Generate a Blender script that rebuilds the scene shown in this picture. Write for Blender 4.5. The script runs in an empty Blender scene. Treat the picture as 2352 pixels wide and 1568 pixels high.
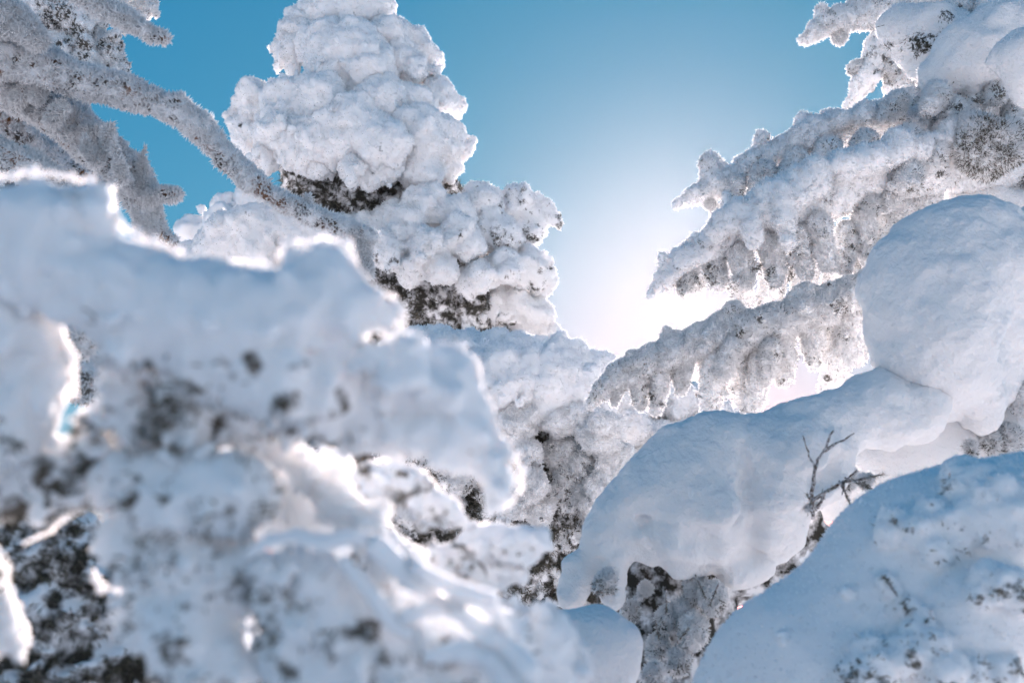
import bpy, math, random
import numpy as np
from mathutils import Vector

# ------------------------------------------------------------------ camera
PITCH = math.radians(15.0)
CAM = np.array([0.0, 0.0, 1.7])
FWD = np.array([0.0, math.cos(PITCH), math.sin(PITCH)])
UP = np.array([0.0, -math.sin(PITCH), math.cos(PITCH)])
RIGHT = np.array([1.0, 0.0, 0.0])
LENS = 35.0
S = 36.0 / LENS / 2352.0          # metres per reference pixel at 1 m

scene = bpy.context.scene
COL = scene.collection
cam_data = bpy.data.cameras.new("camera")
cam = bpy.data.objects.new("camera", cam_data)
COL.objects.link(cam)
cam.location = CAM
cam.rotation_euler = (math.pi / 2 + PITCH, 0, 0)
cam_data.lens = LENS
cam_data.sensor_width = 36.0
cam_data.clip_start = 0.05
cam_data.clip_end = 5000
cam_data.dof.use_dof = True
cam_data.dof.focus_distance = 4.2
cam_data.dof.aperture_fstop = 3.3
cam_data.dof.aperture_blades = 9
scene.camera = cam

# ------------------------------------------------------------------ sky and sun
sd = FWD + (1560 - 1176) * S * RIGHT + (784 - 600) * S * UP
sd /= np.linalg.norm(sd)
ELEV = math.asin(sd[2])
AZ = math.atan2(sd[0], sd[1])     # clockwise from +Y
SKY_GRADE = ((0.140, 1.85), (1.07, 0.68), (1.92, 0.43))
world = bpy.data.worlds.new("World")
scene.world = world
world.use_nodes = True
wn = world.node_tree
wn.nodes.clear()
sky = wn.nodes.new("ShaderNodeTexSky")
sky.sky_type = 'NISHITA'
sky.sun_disc = False
sky.sun_elevation = ELEV
sky.sun_rotation = AZ
sky.altitude = 2000
sky.air_density = 1.0
sky.dust_density = 0.65
sky.ozone_density = 1.0
bg = wn.nodes.new("ShaderNodeBackground")
bg.inputs["Strength"].default_value = 0.05
wout = wn.nodes.new("ShaderNodeOutputWorld")
# colour of the air as the film saw it: deeper red absorption away from the sun
sep = wn.nodes.new("ShaderNodeSeparateColor")
comb = wn.nodes.new("ShaderNodeCombineColor")
wn.links.new(sky.outputs[0], sep.inputs[0])
for ch, (gain, power) in zip(("Red", "Green", "Blue"), SKY_GRADE):
    pw = wn.nodes.new("ShaderNodeMath"); pw.operation = 'POWER'; pw.inputs[1].default_value = power
    ml = wn.nodes.new("ShaderNodeMath"); ml.operation = 'MULTIPLY'; ml.inputs[1].default_value = gain
    wn.links.new(sep.outputs[ch], pw.inputs[0])
    wn.links.new(pw.outputs[0], ml.inputs[0])
    wn.links.new(ml.outputs[0], comb.inputs[ch])
wn.links.new(comb.outputs[0], bg.inputs[0])
wn.links.new(bg.outputs[0], wout.inputs[0])

sun_l = bpy.data.lights.new("sun", 'SUN')
sun_l.energy = 5.0
sun_l.angle = math.radians(0.53)
sun_l.color = (1.0, 0.85, 0.81)
sun = bpy.data.objects.new("sun", sun_l)
COL.objects.link(sun)
sun.rotation_euler = Vector(sd).to_track_quat('Z', 'Y').to_euler()

scene.view_settings.view_transform = 'Standard'
scene.view_settings.look = 'None'
scene.view_settings.gamma = 1.0
scene.view_settings.use_curve_mapping = False
scene.view_settings.exposure = 1.52
scene.render.engine = 'CYCLES'
cy = scene.cycles
cy.max_bounces = 12
cy.diffuse_bounces = 3
cy.transmission_bounces = 4
cy.volume_bounces = 0
cy.transparent_max_bounces = 4
cy.use_denoising = True
cy.use_adaptive_sampling = False
cy.time_limit = 760
cy.sample_clamp_indirect = 10

# ------------------------------------------------------------------ materials
def new_mat(name):
    m = bpy.data.materials.new(name)
    m.use_nodes = True
    nt = m.node_tree
    b = nt.nodes["Principled BSDF"]
    return m, nt, b


def snow_material(name, sss=0.03, needle=(0.045, 0.042, 0.03), nscale=55.0, bump=0.35, bscale=170.0,
                  snow=(0.93, 0.935, 0.95), bark=None, hard=6.0, bdist=0.006, thr=0.80):
    m, nt, b = new_mat(name)
    N, L = nt.nodes, nt.links
    tc = N.new("ShaderNodeTexCoord")
    at = N.new("ShaderNodeAttribute"); at.attribute_name = "needle"
    n1 = N.new("ShaderNodeTexNoise"); n1.inputs["Scale"].default_value = nscale
    n1.inputs["Detail"].default_value = 3.0; n1.inputs["Roughness"].default_value = 0.65
    L.new(tc.outputs["Object"], n1.inputs["Vector"])
    # mask = clamp((noise - (0.78 - 0.42*attr)) * 9) * (attr > 0)
    m1 = N.new("ShaderNodeMath"); m1.operation = 'MULTIPLY_ADD'
    L.new(at.outputs["Fac"], m1.inputs[0]); m1.inputs[1].default_value = 0.42; m1.inputs[2].default_value = -thr
    m2 = N.new("ShaderNodeMath"); m2.operation = 'ADD'
    L.new(m1.outputs[0], m2.inputs[0]); L.new(n1.outputs["Fac"], m2.inputs[1])
    m3 = N.new("ShaderNodeMath"); m3.operation = 'MULTIPLY'; m3.use_clamp = True
    L.new(m2.outputs[0], m3.inputs[0]); m3.inputs[1].default_value = hard
    mx = N.new("ShaderNodeMix"); mx.data_type = 'RGBA'
    L.new(m3.outputs[0], mx.inputs["Factor"])
    mx.inputs["A"].default_value = (*snow, 1)
    if bark:
        n3 = N.new("ShaderNodeTexNoise"); n3.inputs["Scale"].default_value = 9.0
        L.new(tc.outputs["Object"], n3.inputs["Vector"])
        r3 = N.new("ShaderNodeMapRange"); r3.inputs[1].default_value = 0.45; r3.inputs[2].default_value = 0.6
        L.new(n3.outputs["Fac"], r3.inputs[0])
        mb = N.new("ShaderNodeMix"); mb.data_type = 'RGBA'
        mb.inputs["A"].default_value = (*needle, 1); mb.inputs["B"].default_value = (*bark, 1)
        L.new(r3.outputs[0], mb.inputs["Factor"])
        L.new(mb.outputs["Result"], mx.inputs["B"])
    else:
        mx.inputs["B"].default_value = (*needle, 1)
    L.new(mx.outputs["Result"], b.inputs["Base Color"])
    inv = N.new("ShaderNodeMath"); inv.operation = 'SUBTRACT'; inv.inputs[0].default_value = 1.0
    L.new(m3.outputs[0], inv.inputs[1])
    L.new(inv.outputs[0], b.inputs["Subsurface Weight"])
    b.inputs["Subsurface Radius"].default_value = (1.0, 0.92, 0.86)
    b.inputs["Subsurface Scale"].default_value = sss
    b.inputs["Subsurface Anisotropy"].default_value = 0.6
    b.inputs["Roughness"].default_value = 0.65
    b.inputs["Specular IOR Level"].default_value = 0.2
    n2 = N.new("ShaderNodeTexNoise"); n2.inputs["Scale"].default_value = bscale
    n2.inputs["Detail"].default_value = 6.0; n2.inputs["Roughness"].default_value = 0.62
    L.new(tc.outputs["Object"], n2.inputs["Vector"])
    bp = N.new("ShaderNodeBump"); bp.inputs["Strength"].default_value = bump
    bp.inputs["Distance"].default_value = bdist
    L.new(n2.outputs["Fac"], bp.inputs["Height"])
    L.new(bp.outputs[0], b.inputs["Normal"])
    return m


def plain_material(name, col, col2, scale=40.0, rough=0.8):
    m, nt, b = new_mat(name)
    N, L = nt.nodes, nt.links
    tc = N.new("ShaderNodeTexCoord")
    n1 = N.new("ShaderNodeTexNoise"); n1.inputs["Scale"].default_value = scale
    n1.inputs["Detail"].default_value = 4.0
    L.new(tc.outputs["Object"], n1.inputs["Vector"])
    mx = N.new("ShaderNodeMix"); mx.data_type = 'RGBA'
    r = N.new("ShaderNodeMapRange"); r.inputs[1].default_value = 0.4; r.inputs[2].default_value = 0.6
    L.new(n1.outputs["Fac"], r.inputs[0]); L.new(r.outputs[0], mx.inputs["Factor"])
    mx.inputs["A"].default_value = (*col, 1); mx.inputs["B"].default_value = (*col2, 1)
    L.new(mx.outputs["Result"], b.inputs["Base Color"])
    b.inputs["Roughness"].default_value = rough
    b.inputs["Specular IOR Level"].default_value = 0.2
    return m


def frost_material():
    m = bpy.data.materials.new("frost_crystals")
    m.use_nodes = True
    nt = m.node_tree
    nt.nodes.clear()
    d = nt.nodes.new("ShaderNodeBsdfDiffuse"); d.inputs[0].default_value = (0.97, 0.975, 0.98, 1)
    t = nt.nodes.new("ShaderNodeBsdfTranslucent"); t.inputs[0].default_value = (0.97, 0.97, 0.97, 1)
    x = nt.nodes.new("ShaderNodeMixShader"); x.inputs[0].default_value = 0.72
    o = nt.nodes.new("ShaderNodeOutputMaterial")
    nt.links.new(d.outputs[0], x.inputs[1]); nt.links.new(t.outputs[0], x.inputs[2])
    nt.links.new(x.outputs[0], o.inputs[0])
    return m


M_SNOW = snow_material("packed_snow", sss=0.006, bump=0.9, bscale=70, bdist=0.014)
M_BANK = snow_material("snow_over_foliage", sss=0.010, needle=(0.13, 0.125, 0.11), nscale=60, thr=0.82, bump=0.4, bscale=45, bdist=0.010)
M_RIME = snow_material("rimed_foliage", sss=0.026, needle=(0.125, 0.122, 0.115), nscale=40, thr=0.77, hard=6.0, bump=0.5, bscale=190)
M_CLUMP = snow_material("rimed_clump", sss=0.055, needle=(0.07, 0.068, 0.06), nscale=24, bump=0.5, bscale=90)
M_NEAR = snow_material("near_snow", sss=0.015, needle=(0.10, 0.080, 0.060), nscale=34, bump=0.2, bscale=150)
M_BRANCH = snow_material("rimed_branch", sss=0.04, needle=(0.05, 0.042, 0.035), nscale=26, thr=0.77, hard=5.0, bump=0.6, bscale=220,
                         bark=(0.17, 0.075, 0.03))
M_GROUND = snow_material("ground_snow", sss=0.02, bump=0.4, bscale=12, snow=(0.79, 0.80, 0.82))
M_DARK = snow_material("shade_tinted_foliage", sss=0.02, needle=(0.03, 0.028, 0.022), nscale=20, thr=0.68, bump=0.6, bscale=90, hard=4.0)  # shade of the crown recesses put into a darker needle colour
M_NEEDLE = plain_material("spruce_needles", (0.075, 0.075, 0.05), (0.17, 0.155, 0.13), 90)
M_BARK = plain_material("spruce_bark", (0.06, 0.045, 0.035), (0.16, 0.11, 0.075), 30)
M_TWIG = plain_material("rimed_twig", (0.10, 0.07, 0.055), (0.55, 0.54, 0.55), 140)
M_FROST = frost_material()

# ------------------------------------------------------------------ numpy noise
def _hash(ix, iy, iz, seed):
    h = (ix.astype(np.uint32) * np.uint32(374761393) + iy.astype(np.uint32) * np.uint32(668265263)
         + iz.astype(np.uint32) * np.uint32(2147483647 & 0x5bd1e995) + np.uint32(seed * 7919 + 13))
    h ^= h >> np.uint32(13); h *= np.uint32(1274126177); h ^= h >> np.uint32(16)
    h *= np.uint32(2246822519); h ^= h >> np.uint32(13)
    return h


def vnoise(p, scale, seed=0):
    """smooth value noise in [-1,1]"""
    q = p / scale + 1000.0
    i = np.floor(q).astype(np.int32); f = (q - i).astype(np.float32)
    u = f * f * (3 - 2 * f)
    r = np.zeros(len(p), np.float32)
    for dx in (0, 1):
        wx = u[:, 0] if dx else 1 - u[:, 0]
        for dy in (0, 1):
            wy = u[:, 1] if dy else 1 - u[:, 1]
            for dz in (0, 1):
                wz = u[:, 2] if dz else 1 - u[:, 2]
                h = _hash(i[:, 0] + dx, i[:, 1] + dy, i[:, 2] + dz, seed)
                r += wx * wy * wz * (h.astype(np.float32) * np.float32(2.0 / 4294967295.0) - 1)
    return r


def worley(p, scale, seed=0):
    """F1 in cell units, nearest 2x2x2 cells"""
    wp = np.stack([vnoise(p, scale * 0.9, seed + 201), vnoise(p, scale * 0.9, seed + 202), vnoise(p, scale * 0.9, seed + 203)], 1)
    q = (p * np.array([1.0, 1.0, 0.8]) / scale + 0.55 * wp + 1000.0).astype(np.float64)
    base = np.floor(q - 0.5).astype(np.int32)
    best = np.full(len(p), 9.0, np.float32)
    for dx in (0, 1):
        for dy in (0, 1):
            for dz in (0, 1):
                c = base + np.array([dx, dy, dz], np.int32)
                h = _hash(c[:, 0], c[:, 1], c[:, 2], seed)
                jx = (h & np.uint32(1023)).astype(np.float32) / 1023.0
                jy = ((h >> np.uint32(10)) & np.uint32(1023)).astype(np.float32) / 1023.0
                jz = ((h >> np.uint32(20)) & np.uint32(1023)).astype(np.float32) / 1023.0
                ex = q[:, 0] - (c[:, 0] + 0.15 + 0.7 * jx)
                ey = q[:, 1] - (c[:, 1] + 0.15 + 0.7 * jy)
                ez = q[:, 2] - (c[:, 2] + 0.15 + 0.7 * jz)
                best = np.minimum(best, (ex * ex + ey * ey + ez * ez).astype(np.float32))
    return np.sqrt(best)


# ------------------------------------------------------------------ implicit surfaces
def P(px, py, d):
    return CAM + d * (FWD + (px - 1176) * S * RIGHT + (784 - py) * S * UP)


class Prims:
    """a list of tapered capsules: a, b, ra, rb, needle weight, blend width"""
    def __init__(self, rng):
        self.l = []
        self.rng = rng

    def cap(self, a, b, ra, rb, n=0.0, k=0.5):
        self.l.append((np.asarray(a, float), np.asarray(b, float), ra, rb, n, k * min(ra, rb)))

    def blob(self, px, py, d, r, n=0.0, k=0.5):
        p = P(px, py, d)
        self.cap(p, p, r * S * d, r * S * d, n, k)
        return self

    def chain(self, pts, n=0.0, k=0.5):
        for (x0, y0, d0, r0), (x1, y1, d1, r1) in zip(pts[:-1], pts[1:]):
            self.cap(P(x0, y0, d0), P(x1, y1, d1), r0 * S * d0, r1 * S * d1, n, k)
        return self

    def crease(self, pts, k=1.2):
        """a groove carved out of what is there"""
        for (x0, y0, d0, r0), (x1, y1, d1, r1) in zip(pts[:-1], pts[1:]):
            self.l.append((P(x0, y0, d0), P(x1, y1, d1), -r0 * S * d0, -r1 * S * d1, 0, k * r0 * S * d0))
        return self

    def clutter(self, count, lo=0.3, hi=0.55, n=None, k=0.35, out=0.75, bias=(0, 0, 0), first=None):
        """smaller lumps sitting on the surface of what is there"""
        src = self.l[:first] if first else list(self.l)
        vol = np.array([(s[2] + s[3]) * (np.linalg.norm(s[0] - s[1]) + s[2]) for s in src])
        idx = self.rng.choice(len(src), count, p=vol / vol.sum())
        for i in idx:
            a, b, ra, rb, nn, kk = src[i]
            t = self.rng.random()
            c = a + (b - a) * t; r = ra + (rb - ra) * t
            v = self.rng.normal(size=3) + np.asarray(bias, float); v /= np.linalg.norm(v)
            rr = r * self.rng.uniform(lo, hi)
            c2 = c + v * (r - rr * (1 - out))
            self.cap(c2, c2, rr, rr, nn if n is None else n, k)
        return self

    def fringe(self, count, length, r, n=0.6, k=0.4, down=1.0, src=None):
        """short sprigs hanging under what is there"""
        src = self.l[:src] if src else list(self.l)
        for i in self.rng.choice(len(src), count):
            a, b, ra, rb, nn, kk = src[i]
            t = self.rng.random()
            c = a + (b - a) * t; rad = ra + (rb - ra) * t
            v = np.array([self.rng.normal() * 0.5, self.rng.normal() * 0.5, -down]); v /= np.linalg.norm(v)
            c = c + v * rad * 0.6
            e = c + v * length * self.rng.uniform(0.5, 1.1)
            q = r * self.rng.uniform(0.7, 1.2)
            self.cap(c, e, q, q * 0.7, n, k)
        return self


def front(prims, px, py, d0, d1, step=0.004):
    """depth at which the ray through a point first meets these blended shapes"""
    for dd in np.arange(d0, d1, step):
        p = P(px, py, dd)
        D = 1.0
        for a, b, ra, rb, _, k in prims:
            ab = b - a; l2 = ab @ ab
            f = min(1, max(0, (p - a) @ ab / l2)) if l2 > 1e-10 else 0
            e = np.linalg.norm(p - a - f * ab) - (ra + (rb - ra) * f)
            w = min(1, max(0, .5 + .5 * (D - e) / k))
            D = D * (1 - w) + e * w - k * w * (1 - w)
        if D < 0:
            return float(dd)
    return d1


def implicit(prims, h, noise=(), fine=(), seed=1):
    """prims -> (verts, quads, needle). noise/fine: (kind, scale, amp) with kind 'w' round lumps, 'v' smooth"""
    amp = sum(a for _, _, a in noise) * 1.15
    A = np.array([np.minimum(p[0], p[1]) - max(abs(p[2]), abs(p[3])) for p in prims]).min(0) - amp - 3 * h
    B = np.array([np.maximum(p[0], p[1]) + max(abs(p[2]), abs(p[3])) for p in prims]).max(0) + amp + 3 * h
    n = np.ceil((B - A) / h).astype(int) + 1
    D = np.full(n, 1.0, np.float32)
    NE = np.zeros(n, np.float32)
    for a, b, ra, rb, ne, k in prims:
        cut = ra < 0
        ra, rb, k = abs(ra), abs(rb), max(abs(k), 1e-4)
        mg = max(ra, rb) + k + amp + 2 * h
        i0 = np.maximum(((np.minimum(a, b) - mg - A) / h).astype(int), 0)
        i1 = np.minimum(((np.maximum(a, b) + mg - A) / h).astype(int) + 2, n)
        sl = tuple(slice(s, e) for s, e in zip(i0, i1))
        gx = (A[0] + h * np.arange(i0[0], i1[0])).astype(np.float32)[:, None, None]
        gy = (A[1] + h * np.arange(i0[1], i1[1])).astype(np.float32)[None, :, None]
        gz = (A[2] + h * np.arange(i0[2], i1[2])).astype(np.float32)[None, None, :]
        ab = b - a; l2 = float(ab @ ab)
        if l2 > 1e-10:
            t = ((gx - a[0]) * ab[0] + (gy - a[1]) * ab[1] + (gz - a[2]) * ab[2]) / l2
            t = np.clip(t, 0, 1)
            d = np.sqrt((gx - a[0] - t * ab[0]) ** 2 + (gy - a[1] - t * ab[1]) ** 2 + (gz - a[2] - t * ab[2]) ** 2)
            d -= ra + (rb - ra) * t
        else:
            d = np.sqrt((gx - a[0]) ** 2 + (gy - a[1]) ** 2 + (gz - a[2]) ** 2) - np.float32(ra)
        o = D[sl]
        if cut:
            w = np.clip(0.5 - 0.5 * (o + d) / k, 0, 1)
            D[sl] = o * (1 - w) - d * w + k * w * (1 - w)
            continue
        w = np.clip(0.5 + 0.5 * (o - d) / k, 0, 1)
        NE[sl] = NE[sl] * (1 - w) + ne * w
        D[sl] = o * (1 - w) + d * w - k * w * (1 - w)
    if noise:
        band = np.nonzero(np.abs(D) < amp + h)
        p = np.stack([A[i] + h * band[i] for i in range(3)], 1)
        dv = np.zeros(len(p), np.float32)
        for j, (kind, sc, am) in enumerate(noise):
            if kind == 'w':
                dv += am * (1.0 - 1.9 * worley(p, sc, seed + j))
            else:
                dv += am * vnoise(p, sc, seed + j)
        D[band] -= dv
    # surface nets
    neg = D < 0
    c = [neg[x:n[0] - 1 + x, y:n[1] - 1 + y, z:n[2] - 1 + z] for x in (0, 1) for y in (0, 1) for z in (0, 1)]
    cnt = np.zeros(c[0].shape, np.int8)
    for q in c:
        cnt += q
    act = np.nonzero((cnt > 0) & (cnt < 8))
    ids = np.full(cnt.shape, -1, np.int32)
    ids[act] = np.arange(len(act[0]), dtype=np.int32)
    val = {}
    for x in (0, 1):
        for y in (0, 1):
            for z in (0, 1):
                val[x, y, z] = D[act[0] + x, act[1] + y, act[2] + z]
    acc = np.zeros((len(act[0]), 3), np.float32); m = np.zeros(len(act[0]), np.float32)
    for ax in range(3):
        for u in (0, 1):
            for v in (0, 1):
                c0 = [u, v]; c0.insert(ax, 0); c1 = list(c0); c1[ax] = 1
                v0, v1 = val[tuple(c0)], val[tuple(c1)]
                s = (v0 < 0) != (v1 < 0)
                t = np.where(s, v0 / np.where(s, v0 - v1, 1), 0)
                for b in range(3):
                    acc[:, b] += np.where(s, t if b == ax else c0[b], 0)
                m += s
    loc = acc / m[:, None]
    V = A + h * (np.stack(act, 1) + loc)
    nev = NE[act]
    Q = []
    for ax in range(3):
        s0 = [slice(1, -1)] * 3; s1 = [slice(1, -1)] * 3
        s0[ax] = slice(0, -1); s1[ax] = slice(1, None)
        g0, g1 = neg[tuple(s0)], neg[tuple(s1)]
        for flip, e in ((False, np.nonzero(g0 & ~g1)), (True, np.nonzero(~g0 & g1))):
            e = [q.copy() for q in e]
            for b in range(3):
                if b != ax:
                    e[b] += 1
            b, cc = (ax + 1) % 3, (ax + 2) % 3
            def cell(db, dc):
                k = list(e); k[b] = e[b] - db; k[cc] = e[cc] - dc
                return ids[tuple(k)]
            q = np.stack([cell(1, 1), cell(0, 1), cell(0, 0), cell(1, 0)], 1)
            Q.append(q[:, ::-1] if flip else q)
    Q = np.concatenate(Q)
    Q = Q[(Q >= 0).all(1)]
    # vertex normals, small relief along them
    nr = vnormals(V, Q)
    if fine:
        dv = np.zeros(len(V), np.float32)
        for j, (kind, sc, am) in enumerate(fine):
            if kind == 'w':
                dv += am * (0.9 - 1.8 * worley(V, sc, seed + 50 + j))
            elif kind == 'n':      # relief only where foliage shows
                dv += am * (0.9 - 1.8 * worley(V, sc, seed + 50 + j)) * np.clip(nev * 1.5, 0, 1)
            else:
                dv += am * vnoise(V, sc, seed + 50 + j)
        V = V + nr * dv[:, None]
        nr = vnormals(V, Q)
    return V, Q, nev, nr


def vnormals(V, Q):
    fn = np.cross(V[Q[:, 2]] - V[Q[:, 0]], V[Q[:, 3]] - V[Q[:, 1]])
    nr = np.zeros_like(V)
    for i in range(4):
        for b in range(3):
            nr[:, b] += np.bincount(Q[:, i], fn[:, b], len(V))
    return nr / np.maximum(np.linalg.norm(nr, axis=1), 1e-12)[:, None]


TRIS = [0]

def make_mesh(name, V, F, mat, parent=None, needle=None, smooth=True, kind=None):
    me = bpy.data.meshes.new(name)
    k = F.shape[1]
    me.vertices.add(len(V)); me.vertices.foreach_set("co", np.ascontiguousarray(V, np.float32).ravel())
    me.loops.add(F.size); me.loops.foreach_set("vertex_index", np.ascontiguousarray(F, np.int32).ravel())
    me.polygons.add(len(F))
    me.polygons.foreach_set("loop_start", np.arange(0, F.size, k, dtype=np.int32))
    me.polygons.foreach_set("loop_total", np.full(len(F), k, np.int32))
    me.polygons.foreach_set("use_smooth", np.full(len(F), smooth, bool))
    if needle is not None:
        a = me.attributes.new("needle", 'FLOAT', 'POINT')
        a.data.foreach_set("value", np.ascontiguousarray(needle, np.float32))
    me.update(calc_edges=True)
    me.materials.append(mat)
    o = bpy.data.objects.new(name, me)
    COL.objects.link(o)
    if parent is not None:
        o.parent = parent
        o.matrix_parent_inverse = parent_matrix(parent).inverted()
    if kind:
        o["kind"] = kind
    TRIS[0] += len(F) * (k - 2)
    return o


def parent_matrix(o):
    from mathutils import Matrix
    m = Matrix.Translation(o.location)
    if o.parent is not None:
        m = parent_matrix(o.parent) @ o.matrix_parent_inverse @ m
    return m


def thing(name, loc, label, cat, group=None):
    o = bpy.data.objects.new(name, None)
    o.empty_display_size = 0.2
    COL.objects.link(o)
    o.location = loc
    o["label"] = label
    o["category"] = cat
    if group:
        o["group"] = group
    return o


def scatter(V, Q, nr, count, weight, rng):
    a, b, c, d = (V[Q[:, i]] for i in range(4))
    ar = 0.5 * np.linalg.norm(np.cross(c - a, d - b), axis=1)
    fn = nr[Q[:, 0]] + nr[Q[:, 2]]
    fn /= np.maximum(np.linalg.norm(fn, axis=1), 1e-9)[:, None]
    w = ar * weight(a, fn, Q)
    s = w.sum()
    if s <= 0:
        return None
    f = rng.choice(len(Q), count, p=w / s)
    u, v = rng.random((2, count, 1))
    p = a[f] * (1 - u) * (1 - v) + b[f] * u * (1 - v) + c[f] * u * v + d[f] * (1 - u) * v
    return p, fn[f]


def facing(p, n, lim=0.35):
    v = p - CAM
    v /= np.linalg.norm(v, axis=1)[:, None]
    return ((v * n).sum(1) < lim).astype(float)


def spikes(name, parent, V, Q, nr, count, length, width, mat, weight, rng, spread=0.6, bias=None, dense=0.3):
    """little pointed crystals or needles growing out of a surface: three faces each"""
    w = weight(V[Q[:, 0]], nr[Q[:, 0]], Q)
    count = int(count * min(1.0, w.mean() / dense))
    if count < 20:
        return None
    r = scatter(V, Q, nr, count, lambda a, n, q: weight(a, n, q) * facing(a, n), rng)
    if r is None:
        return None
    p, n = r
    ax = n + rng.normal(size=(count, 3)) * spread
    if bias is not None:
        ax = ax + np.asarray(bias)
    ax /= np.linalg.norm(ax, axis=1)[:, None]
    t1 = np.cross(ax, rng.normal(size=(count, 3))); t1 /= np.maximum(np.linalg.norm(t1, axis=1), 1e-9)[:, None]
    t2 = np.cross(ax, t1)
    L = (length * rng.uniform(0.5, 1.3, count))[:, None]
    W = (width * rng.uniform(0.7, 1.3, count))[:, None]
    p = p - ax * L * 0.2
    v = np.stack([p + t1 * W, p - 0.5 * t1 * W + 0.87 * t2 * W, p - 0.5 * t1 * W - 0.87 * t2 * W, p + ax * L * 1.2], 1)
    i = np.arange(count)[:, None] * 4
    F = np.concatenate([i + np.array([[0, 1, 3]]), i + np.array([[1, 2, 3]]), i + np.array([[2, 0, 3]])])
    return make_mesh(name, v.reshape(-1, 3), F, mat, parent, smooth=False, kind="stuff")


def part(name, parent, prims, h, mat, noise=(), fine=(), seed=1, up=0.6, frost=0, flen=0.012, fwid=0.0035,
         needles=0, nlen=0.02, nwid=0.0018, label=None):
    rng = np.random.default_rng(seed)
    V, Q, ne, nr = implicit(prims.l, h, noise, fine, seed)
    ne = ne * np.clip(1 - up * (nr[:, 2] - 0.1) / 0.6, 0, 1)
    ne = np.clip(ne * (1 + 0.5 * vnoise(V, 0.10, seed + 90) + 0.5 * vnoise(V, 0.04, seed + 91)), 0, 1)
    o = make_mesh(name, V, Q, mat, parent, ne)
    if label:
        o["label"] = label
    if frost:
        spikes("frost", o, V, Q, nr, frost, flen, fwid, M_FROST, lambda a, n, q: 0.75 - 0.5 * ne[q[:, 0]], rng)
    if needles:
        spikes("needles", o, V, Q, nr, needles, nlen, nwid, M_NEEDLE,
               lambda a, n, q: np.clip(ne[q[:, 0]] + 0.5 * vnoise(a, 0.05, seed + 9) - 0.35, 0, 1), rng, spread=0.5)
    return o


def tube(name, parent, pts, mat, sides=7, rough=0.12, seed=3, label=None):
    """tapered crooked stick through world points (x, y, z, r)"""
    rng = np.random.default_rng(seed)
    pts = np.asarray(pts, float)
    c = [pts[0]]
    for p, q in zip(pts[:-1], pts[1:]):
        m = max(2, int(np.linalg.norm(q[:3] - p[:3]) / max(p[3] * 2.5, 0.01)))
        for j in range(1, min(m, 24) + 1):
            c.append(p + (q - p) * j / min(m, 24))
    c = np.array(c)
    c[1:-1, :3] += rng.normal(size=(len(c) - 2, 3)) * c[1:-1, 3:] * 0.25
    V = []
    for i in range(len(c)):
        t = c[min(i + 1, len(c) - 1), :3] - c[max(i - 1, 0), :3]
        t /= np.linalg.norm(t)
        s = np.cross(t, [0.31, 0.77, 0.55]); s /= np.linalg.norm(s); u = np.cross(t, s)
        for k in range(sides):
            a = 2 * math.pi * k / sides
            V.append(c[i, :3] + (s * math.cos(a) + u * math.sin(a)) * c[i, 3] * (1 + rng.normal() * rough))
    V += [c[0, :3], c[-1, :3]]
    F = []
    for i in range(len(c) - 1):
        for k in range(sides):
            k2 = (k + 1) % sides
            F.append((i * sides + k, i * sides + k2, (i + 1) * sides + k2, (i + 1) * sides + k))
    e = len(c) * sides
    for k in range(sides):
        k2 = (k + 1) % sides
        F.append((k2, k, e, e)); F.append(((len(c) - 1) * sides + k, (len(c) - 1) * sides + k2, e + 1, e + 1))
    me = bpy.data.meshes.new(name)
    me.from_pydata([tuple(v) for v in V], [], [f if f[2] != f[3] else f[:3] for f in F])
    me.polygons.foreach_set("use_smooth", np.ones(len(me.polygons), bool))
    me.materials.append(mat)
    o = bpy.data.objects.new(name, me)
    COL.objects.link(o)
    if parent is not None:
        o.parent = parent
        o.matrix_parent_inverse = parent_matrix(parent).inverted()
    if label:
        o["label"] = label
    TRIS[0] += 2 * len(F)
    return o


def spray(parent, px, py, d, ang, length, seed, count=46, nl=0.013):
    """a twig tip with its needles combed forward, half buried in the snow"""
    rg = np.random.default_rng(seed)
    a = P(px, py, d)
    v = math.cos(ang) * RIGHT + math.sin(ang) * UP - FWD * rg.uniform(.2, .6)
    v /= np.linalg.norm(v)
    f = rg.random(count) ** .8
    base_ = a + v * (f[:, None] * length) + rg.normal(size=(count, 3)) * .0006
    ax = v * .75 + rg.normal(size=(count, 3)) * .55
    ax /= np.linalg.norm(ax, axis=1)[:, None]
    t1 = np.cross(ax, rg.normal(size=(count, 3))); t1 /= np.linalg.norm(t1, axis=1)[:, None]
    t2 = np.cross(ax, t1)
    L = (nl * rg.uniform(.7, 1.15, count))[:, None]; W = .00085
    tip = base_ + ax * L
    vv = np.stack([base_ + t1 * W, base_ - .5 * t1 * W + .87 * t2 * W, base_ - .5 * t1 * W - .87 * t2 * W, tip], 1).reshape(-1, 3)
    i = np.arange(count)[:, None] * 4
    F = np.concatenate([i + np.array([[0, 1, 3]]), i + np.array([[1, 2, 3]]), i + np.array([[2, 0, 3]])])
    o = tube("twig", parent, [(*(a - v * .02), .0022), (*(a + v * length * .5), .0018), (*(a + v * length), .0009)], M_TWIG, 5, .2, seed)
    make_mesh("needles", vv, F, M_NEEDLE, o, smooth=False, kind="stuff")


def ground_z(x, y):
    return 0.35 + 0.12 * math.sin(x * 0.35 + 1) * math.cos(y * 0.28) + 0.05 * math.sin(x * 1.1 + y * 0.9)


def base(px, d):
    """where a tree seen at px and depth d stands"""
    p = P(px, 784, d)
    return (float(p[0]), float(p[1]), ground_z(p[0], p[1]))


def pr(seed):
    return Prims(np.random.default_rng(seed))


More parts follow.
